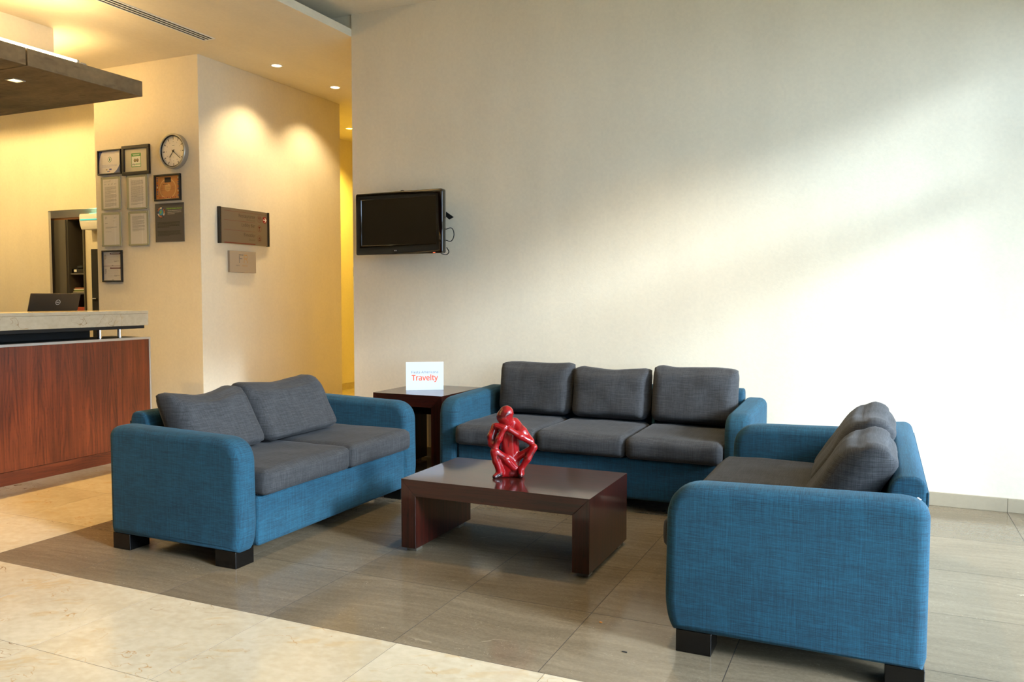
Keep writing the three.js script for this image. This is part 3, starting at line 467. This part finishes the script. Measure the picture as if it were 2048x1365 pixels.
{
  const t = thing('wall_clock', 'round chrome wall clock with a white face', 'clock', [-5.862, 2.617, -5.576]), R = 0.158;
  const pts = [[R - 0.02, 0], [R, 0.004], [R, 0.044], [R - 0.004, 0.05], [R - 0.014, 0.05], [R - 0.016, 0.044], [R - 0.016, 0.03]].map((q) => new THREE.Vector2(...q)), rim = new THREE.LatheGeometry(pts, 64); rim.rotateX(Math.PI / 2);
  mesh('rim', creased(rim, 0.5), S({ color: 0xa8a59c, roughness: 0.38, metalness: 0.6 }), t);
  const ring = new THREE.TorusGeometry(R - 0.02, 0.005, 10, 64); ring.translate(0, 0, 0.04); mesh('inner_ring', boxUV(ring), M.black, t);
  const dial = print(768, 768, (g, w) => {
    const c = w / 2; g.fillStyle = '#efe9da'; g.fillRect(0, 0, w, w); for (let i = 0; i < 60; i++) { g.save(); g.translate(c, c); g.rotate(i * Math.PI / 30); if (i % 5 === 0) { g.fillStyle = '#1a1814'; g.fillRect(-9, -c + 30, 18, 70); } else { g.fillStyle = '#b0a99a'; g.fillRect(-1.5, -c + 30, 3, 42); } g.restore(); }
    g.fillStyle = '#3a362e'; g.textAlign = 'center'; g.font = '30px sans-serif'; for (let i = 1; i <= 12; i++) { const a = i * Math.PI / 6; g.fillText(String(i * 5), c + Math.sin(a) * (c - 150), c - Math.cos(a) * (c - 150) + 10); }
    g.fillRect(c - 36, c - 150, 72, 9); g.fillRect(c - 22, c + 140, 44, 5);
  });
  const f = new THREE.CircleGeometry(R - 0.016, 64); f.translate(0, 0, 0.03); mesh('dial', f, S({ map: dial, roughness: 0.4 }), t);
  const hand = (len, wd, a) => { const g = rbox(wd, len + 0.02, 0.002, 0.0005, 0, len / 2 - 0.01, 0); g.rotateZ(-a); g.translate(0, 0, 0.034); return g; };
  mesh('hand', hand(0.068, 0.006, 220 * Math.PI / 180), M.black, t); mesh('hand', hand(0.108, 0.0045, 128 * Math.PI / 180), M.black, t);
  { const h = cyl(0.008, 0.008, 0.006, 16); h.rotateX(Math.PI / 2); h.translate(0, 0, 0.034); mesh('hub', h, M.black, t); } numberParts(t);
}
{
  const t = thing('directional_sign', 'brown metal direction sign listing restaurant, bar and lift', 'sign', [-5.584, 1.966, -6.114], Math.PI / 2), W = 0.672, H = 0.332;
  // gently bowed face
  const bow = new THREE.PlaneGeometry(W - 0.03, H, 24, 1), p = bow.attributes.position; for (let i = 0; i < p.count; i++) { const a = p.getX(i) / (W / 2); p.setZ(i, 0.022 + 0.014 * (1 - a * a)); } bow.computeVertexNormals();
  const im = print(1536, 768, (g, w, h) => {
    g.fillStyle = '#74695a'; g.fillRect(0, 0, w, h); g.fillStyle = '#6b2018'; const R = 1078; g.fillRect(105, 62, w - 160, 5); g.fillRect(105, 262, R - 105, 5); g.fillRect(105, 470, R - 105, 5); g.fillRect(105, 738, R - 105, 18);
    g.textAlign = 'right'; g.fillStyle = '#40382c'; g.font = '100px sans-serif'; g.fillText('Restaurante', R, 178); g.fillText('Lobby Bar', R, 372); g.fillText('Elevador', R, 585);
    g.fillStyle = '#594d3c'; g.font = '60px sans-serif'; g.fillText('Restaurant', R, 240); g.fillText('Elevator', R, 672);
    const ic = (y) => { g.strokeStyle = '#6b2a1c'; g.lineWidth = 6; g.beginPath(); g.arc(1222, y, 72, 0, 7); g.stroke(); g.fillStyle = '#5a1812'; };
    ic(170); g.fillRect(1192, 125, 6, 92); g.fillRect(1204, 125, 6, 40); g.fillRect(1182, 125, 6, 40); g.fillRect(1182, 160, 28, 10); g.fillRect(1238, 122, 22, 52); g.fillRect(1240, 122, 9, 96);
    ic(385); g.beginPath(); g.moveTo(1180, 340); g.lineTo(1264, 340); g.lineTo(1230, 385); g.lineTo(1230, 425); g.lineTo(1250, 436); g.lineTo(1194, 436); g.lineTo(1214, 425); g.lineTo(1214, 385); g.fill();
    ic(610); g.fillRect(1192, 600, 62, 58); g.fillStyle = '#74695a'; g.fillRect(1204, 612, 16, 34); g.fillRect(1226, 612, 16, 34); g.fillStyle = '#5a1812'; g.beginPath(); g.moveTo(1196, 590); g.lineTo(1224, 590); g.lineTo(1210, 562); g.fill(); g.beginPath(); g.moveTo(1226, 564); g.lineTo(1252, 564); g.lineTo(1239, 590); g.fill();
    g.fillStyle = '#8a0f1c'; g.beginPath(); g.arc(1420, 176, 76, 0, 7); g.fill(); g.strokeStyle = '#fff'; g.lineWidth = 17; g.beginPath(); g.moveTo(1364, 176); g.lineTo(1470, 176); g.moveTo(1424, 126); g.lineTo(1474, 176); g.lineTo(1424, 226); g.stroke();
  });
  mesh('print', bow, S({ map: im, roughness: 0.45, metalness: 0.25 }), t);
  mesh('body', rbox(W - 0.02, H - 0.004, 0.022, 0.002, 0, 0, 0.011), M.bronze, t);
  for (const s of [-1, 1]) mesh('edge_strip', rbox(0.02, H + 0.004, 0.032, 0.003, s * (W / 2 - 0.01), 0, 0.017), M.frame, t); numberParts(t);
}
{
  const t = thing('logo_plaque', 'small beige plaque with dotted initials under the direction sign', 'sign', [-5.584, 1.634, -6.08], Math.PI / 2);
  mesh('body', rbox(0.353, 0.204, 0.025, 0.002, 0, 0, 0.0125), S({ color: 0x9b8d7c, roughness: 0.5, metalness: 0.2 }), t);
  const im = print(768, 444, (g, w, h) => {
    g.fillStyle = '#a19484'; g.fillRect(0, 0, w, h); const F = ['1111', '1000', '1000', '1110', '1000', '1000', '1000'], R = ['1110', '1001', '1001', '1110', '1010', '1001', '1001'];
    const dots = (m, x0, c) => { g.fillStyle = c; m.forEach((row, j) => [...row].forEach((q, i) => { if (q === '1') g.fillRect(x0 + i * 34, 70 + j * 26, row === m[0] || (j === 3) ? 26 : 16, 16); })); }; dots(F, 262, '#3a4258'); dots(R, 405, '#b07a1c');
    g.font = '36px sans-serif'; g.textAlign = 'left'; g.fillStyle = '#4a4a55'; g.fillText('FIESTA', 172, 316, 178); g.fillStyle = '#a8742a'; g.fillText('REWARDS', 352, 316, 250);
  });
  const g = new THREE.PlaneGeometry(0.35, 0.201); g.translate(0, 0, 0.0256); mesh('print', g, S({ map: im, roughness: 0.5 }), t);
}
{ const t = thing('switch_plate', 'dark control plate on the end of the wall by the corridor', 'switch', [-4.053, 1.515, -5.79]); mesh('plate', rbox(0.022, 0.078, 0.05, 0.003, -0.011, 0, 0), M.bronze, t); mesh('button', rbox(0.006, 0.03, 0.02, 0.001, -0.0235, 0, 0), M.blackMatte, t); }

/* ---------- ceiling: slot diffuser and lamps ---------- */
{
  const x0 = -5.245, x1 = -5.118, d0 = 3.0, d1 = 5.315, t = thing('air_diffuser', 'white slotted air diffuser in the ceiling', 'vent', [(x0 + x1) / 2, LOW, -(d0 + d1) / 2]);
  part('backing', bx(x0 + 0.006, x1 - 0.006, LOW - 0.002, LOW - 0.0004, d0 + 0.006, d1 - 0.006, 0), M.gap, t);
  part('frame', [bx(x0, x0 + 0.012, LOW - 0.006, LOW, d0, d1, 0.001), bx(x1 - 0.012, x1, LOW - 0.006, LOW, d0, d1, 0.001), bx(x0 + 0.012, x1 - 0.012, LOW - 0.006, LOW, d0, d0 + 0.012, 0.001), bx(x0 + 0.012, x1 - 0.012, LOW - 0.006, LOW, d1 - 0.012, d1, 0.001)], M.white, t);
  for (let i = 0; i < 2; i++) { const c = x0 + 0.0445 + i * 0.038; part('slat', bx(c - 0.006, c + 0.006, LOW - 0.006, LOW - 0.0022, d0 + 0.012, d1 - 0.012, 0.001), M.white, t); } numberParts(t);
}
function downlight(label, x, d, y, col, power, angle, k, r = 0.045, group, soft = 0.45) {
  const t = thing('ceiling_downlight', label, 'lamp', [x, y, -d], 0, group);
  const pts = [[r, -0.004], [r + 0.012, -0.004], [r + 0.014, 0]].map((q) => new THREE.Vector2(...q)); mesh('trim_ring', creased(new THREE.LatheGeometry(pts, 32)), M.white, t);
  const disc = new THREE.CircleGeometry(r, 32); disc.rotateX(Math.PI / 2); disc.translate(0, -0.002, 0); mesh('lamp_glass', disc, glow(col, k), t);
  const s = new THREE.SpotLight(new THREE.Color().setRGB(...col), power, 0, angle, soft, 2); s.position.set(0, -0.02, 0); s.target.position.set(0, -2, 0); s.castShadow = true; s.shadow.radius = 2; s.name = 'downlight'; t.add(s, s.target); return t;
}
downlight('round ceiling downlight nearer the camera, above the wall with the direction sign', -5.19, 6.158, LOW, [1, 0.77, 0.45], L_SPOT, 0.95, 9);
downlight('round ceiling downlight at the far end above the wall with the direction sign', -5.175, 7.035, LOW, [1, 0.77, 0.45], L_SPOT, 0.95, 9);
downlight('glaring yellow downlight deep inside the corridor', -6.27, 8.82, LOW, AMBER, L_HALL, 1.15, 12);
downlight('plain ceiling downlight just inside the back office doorway', -8.5, 6.58, LOW, [1, 0.84, 0.58], 3.2, 1.2, 6, 0.03);
downlight('yellow ceiling downlight in front of the back office doorway', -8.4, 5.15, LOW, [1, 0.70, 0.28], 9, 1.5, 9, 0.045, undefined, 0.12);
downlight('yellow ceiling downlight over the far side of the back office wall', -9.9, 5.15, LOW, [1, 0.70, 0.28], 7, 1.5, 9, 0.045, undefined, 0.12);
downlight('ceiling downlight over the coffee table, above the picture', -1.2, 4.2, HIGH, [1, 0.74, 0.4], L_HIGH * 1.7, 0.9, 6, 0.05, 'downlights above the seating');
downlight('ceiling downlight over the right loveseat, above the picture', 0.75, 4.2, HIGH, [1, 0.74, 0.4], L_HIGH * 0.6, 0.9, 6, 0.05, 'downlights above the seating');

/* ---------- reception canopy ---------- */
{
  const t = thing('reception_canopy', 'dark stained canopy hanging above the reception counter', 'canopy', [-6.6, 2.914, -2.6]);
  part('panel', bx(-8.4, -5.46, 2.914, 3.0355, 3.888, 4.862, 0.003), M.canopy, t); part('panel', bx(-8.4, -5.46, 2.914, 3.0355, 0.4, 3.876, 0.003, false, [0.4, 0.7]), M.canopy, t);
  part('core', bx(-8.3, -5.5, 2.93, 3.03, 3.86, 3.9, 0), M.gap, t); numberParts(t);
  const tube = thing('fluorescent_tube', 'glowing tube lamp lying along the top edge of the canopy', 'lamp', [-5.476, 3.048, -2.4]);
  const g = new THREE.CylinderGeometry(0.011, 0.011, 3.76, 16); g.rotateX(Math.PI / 2); mesh('tube', boxUV(g), glow([1, 0.78, 0.42], 7), tube);
  for (const s of [-1, 1]) mesh('end_cap', rbox(0.022, 0.022, 0.02, 0.003, 0, 0, s * 1.89), M.alu, tube);
  mesh('wire', rbox(0.012, 0.01, 0.05, 0.003, 0, -0.004, -1.94), M.alu, tube);
  const a = new THREE.RectAreaLight(new THREE.Color().setRGB(...WARM), L_TUBE, 0.04, 3.7); a.position.set(-0.02, 0.016, 0); a.lookAt(new THREE.Vector3(-5.496, 10, -2.4)); a.rotation.set(Math.PI / 2, 0, 0); a.name = 'tube_light'; tube.add(a);
  numberParts(tube);
  {
    const c = thing('fluorescent_tube', 'tube lamp lying on the end ledge of the canopy, hidden by its edge', 'lamp', [-7.0, 3.05, -4.76]);
    const g2 = new THREE.CylinderGeometry(0.011, 0.011, 1.7, 16); g2.rotateZ(Math.PI / 2); mesh('tube', boxUV(g2), glow([1, 0.78, 0.42], 7), c);
    for (const s of [-1, 1]) mesh('end_cap', rbox(0.02, 0.022, 0.022, 0.003, s * 0.86, 0, 0), M.alu, c); numberParts(c);
    const b = new THREE.RectAreaLight(new THREE.Color().setRGB(...WARM), L_TUBE * 1.2, 1.7, 0.04); b.position.set(0, 0.016, -0.01); b.rotation.set(2.2, 0, 0); b.name = 'tube_light'; c.add(b);
  }
  for (let i = 0; i < 4; i++) {
    const d = 4.105 - i * 1.02, q = thing('canopy_downlight', i ? ['', 'second square canopy downlight, next beside the one in view', 'third square canopy downlight along the counter', 'fourth square canopy downlight, farthest from the one in view'][i] : 'small square downlight recessed in the canopy underside', 'lamp', [-5.91, 2.914, -d], 0, i ? 'square downlights along the canopy' : undefined);
    mesh('trim_frame', [rbox(0.1, 0.006, 0.012, 0.001, 0, -0.003, 0.044), rbox(0.1, 0.006, 0.012, 0.001, 0, -0.003, -0.044), rbox(0.012, 0.006, 0.076, 0.001, 0.044, -0.003, 0), rbox(0.012, 0.006, 0.076, 0.001, -0.044, -0.003, 0)], M.alu, q);
    const pl = new THREE.PlaneGeometry(0.076, 0.076); pl.rotateX(Math.PI / 2); pl.translate(0, -0.001, 0); mesh('lamp_glass', pl, glow(WARM, 5), q);
    const s = new THREE.SpotLight(new THREE.Color().setRGB(1, 0.64, 0.22), L_HOOD, 0, 1.05, 0.5, 2); s.position.y = -0.02; s.target.position.set(0, -2, 0); s.castShadow = true; s.shadow.radius = 1.2; s.name = 'canopy_spot'; q.add(s, s.target);
  }
}

/* ---------- reception counter ---------- */
{
  const t = thing('reception_counter', 'reddish wood reception counter with metal edging', 'counter', [-5.7, 0, -2.7]);
  part('front_panel', bx(-5.5, -5.459, 0.094, 0.957, 0.6, 4.865, 0.002), M.counterWood, t);
  part('plinth', bx(-5.5, -5.457, 0, 0.0915, 0.6, 4.875, 0.002, true), M.counterWood, t);
  part('metal_trim', [bx(-5.52, -5.455, 0.957, 0.975, 0.6, 4.88, 0.001), bx(-5.5, -5.4555, 0.0925, 0.957, 4.8655, 4.88, 0.001)], M.alu, t);
  part('carcass', [bx(-5.9, -5.5, 0.0, 0.955, 0.6, 4.86, 0), bx(-5.9, -5.52, 0.955, 0.9725, 0.6, 4.878, 0.001)], M.blackMatte, t);
  part('back_panel', bx(-5.82, -5.8, 0.973, 1.07, 0.6, 4.59, 0), M.blackMatte, t);
  part('under_board', bx(-5.84, -5.482, 1.045, 1.0705, 0.6, 4.845, 0.001), M.blackMatte, t);
  for (const d of [4.67, 4.487, 3.2, 3.0]) { const g = cyl(0.017, 0.017, 0.07, 20); g.translate(-5.56, 1.01, -d); part('post', g, M.chrome, t); }
  part('inner_worktop', [bx(-6.55, -5.9, 1.04, 1.07, 0.6, 4.8, 0.002), bx(-5.95, -5.9, 0, 1.04, 0.6, 4.55, 0)], M.blackMatte, t); numberParts(t);
  const c = thing('countertop', 'cream marble countertop on the reception counter', 'countertop', [-5.66, 1.071, -2.7]);
  part('slab', bx(-5.86, -5.457, 1.166, 1.191, 0.6, 4.868, 0.003, false, [0.5, 0.9]), M.marble, c);
  part('apron', bx(-5.84, -5.459, 1.071, 1.1655, 0.6, 4.867, 0.002, false, [1.3, 0.35]), M.marble, c);
}
{
  const t = thing('laptop', 'open dark laptop behind the counter, its lid facing out', 'laptop', [-6.2, 1.07, -4.54]);
  mesh('keyboard_base', rbox(0.27, 0.016, 0.43, 0.004, -0.13, 0.009, 0), M.laptop, t);
  const lid = rbox(0.01, 0.26, 0.44, 0.004, 0, 0.13, 0); lid.rotateZ(-0.32); lid.translate(0.005, 0.012, 0); mesh('lid', lid, M.laptop, t);
  const im = print(256, 256, (g) => { g.fillStyle = '#4a4034'; g.fillRect(0, 0, 256, 256); g.strokeStyle = '#d8d2c6'; g.lineWidth = 18; g.beginPath(); g.arc(128, 128, 106, 0, 7); g.stroke(); g.fillStyle = '#d8d2c6'; g.font = 'bold 66px sans-serif'; g.textAlign = 'center'; g.fillText('DELL', 128, 152); });
  const d = new THREE.CircleGeometry(0.024, 32); d.rotateY(Math.PI / 2); d.translate(0.0056, 0.185, -0.025); d.rotateZ(-0.32); d.translate(0.005, 0.012, 0); mesh('logo', d, S({ map: im, roughness: 0.4 }), t);
}

/* ---------- back office seen through its doorway ---------- */
{
  const t = thing('storage_cabinet', 'dark grey tall cabinet in the back office, one side open', 'cabinet', [-8.68, 0, -6.78]);
  part('carcass', [bx(-8.999, -8.98, 0, 2.193, 6.6, 6.98, 0.001), bx(-8.682, -8.663, 0, 2.193, 6.6, 6.98, 0.001), bx(-8.418, -8.4, 0, 2.193, 6.6, 6.98, 0.001), bx(-8.999, -8.4, 0, 2.193, 6.98, 7.0, 0.001), bx(-8.98, -8.418, 0, 0.06, 6.61, 6.98, 0.001)], M.cabinet, t);
  part('top_panel', bx(-8.999, -8.4, 2.193, 2.218, 6.6, 7.0, 0.001), S({ color: 0x6a4018, roughness: 0.5 }), t);
  part('door', bx(-8.997, -8.677, 0.06, 2.19, 6.58, 6.598, 0.002), M.cabinet, t);
  for (const y of [0.764, 1.125, 1.344, 1.573]) part('shelf', bx(-8.662, -8.419, y - 0.02, y, 6.62, 6.978, 0.001), M.cabinet, t);
  numberParts(t);
  const b = thing('storage_box', 'small black box with a white label on the upper cabinet shelf', 'box', [-8.54, 1.573, -6.71]);
  mesh('body', [rbox(0.22, 0.05, 0.16, 0.004, 0, 0.025, 0), rbox(0.18, 0.04, 0.12, 0.012, 0.03, 0.07, 0)], M.black, b); mesh('paper_label', rbox(0.045, 0.028, 0.002, 0.0005, -0.05, 0.026, 0.0812), M.white, b);
  const cols = [0xb8b09a, 0x6a7a3a, 0xd8d4c8, 0x9a5a3a]; cols.forEach((c, i) => tag(mesh('magazine', rbox(0.205 - i * 0.012, 0.014, 0.17, 0.002, -8.545 + (i % 2) * 0.012, 1.3515 + i * 0.0145, -6.72), S({ color: c, roughness: 0.6 })), ['pale magazine at the bottom of the pile on the cabinet shelf', 'green magazine second from the bottom of the cabinet pile', 'white magazine third in the pile on the cabinet shelf', 'brown magazine on top of the pile on the cabinet shelf'][i], 'magazine', 'magazines piled on the cabinet shelf'));
  tag(mesh('folder', rbox(0.2, 0.05, 0.2, 0.004, -8.54, 1.1505, -6.73), S({ color: 0xa8452c, roughness: 0.6 })), 'red folder low in the open side of the cabinet', 'folder');
  const k = thing('locker', 'tall narrow black locker beside the cabinet in the back office', 'locker', [-8.04, 0, -6.568]);
  mesh('body', rbox(0.3, 1.836, 0.09, 0.003, 0.0, 0.918, 0), M.blackMatte, k); mesh('handle', rbox(0.07, 0.012, 0.02, 0.003, -0.1, 1.275, 0.054), M.chrome, k);
  const l = thing('insect_lamp', 'white wall fixture with a turquoise glowing strip', 'lamp', [-8.09, 2.145, -6.62]);
  const sh = new THREE.Shape(); sh.moveTo(0, -0.085); sh.lineTo(0.13, -0.085); sh.quadraticCurveTo(0.165, 0, 0.15, 0.085); sh.lineTo(0, 0.085); sh.closePath(); const hg = new THREE.ExtrudeGeometry(sh, { depth: 0.4, bevelEnabled: false }); hg.rotateY(-Math.PI / 2); hg.translate(0.2, 0, 0); mesh('housing', creased(hg, 0.5), M.white, l);
  mesh('glow_strip', rbox(0.37, 0.012, 0.004, 0.001, 0.0, 0.02, 0.159), glow([0.10, 0.72, 0.5], 0.9), l);
  mesh('lamp_tube', rbox(0.3, 0.012, 0.02, 0.003, 0.03, 0.094, 0.08), glow([0.12, 0.8, 0.6], 1.2), l);
  const p = new THREE.PointLight(new THREE.Color().setRGB(0.15, 0.8, 0.75), 0.12, 0, 2); p.position.set(0.06, 0.125, 0.06); p.castShadow = true; p.name = 'insect_lamp_light'; l.add(p);
}
scene.traverse((o) => { if (o.isLight && o.shadow) o.shadow.bias = -0.0004; });
numberParts(floor);
renderer.render(scene, camera);
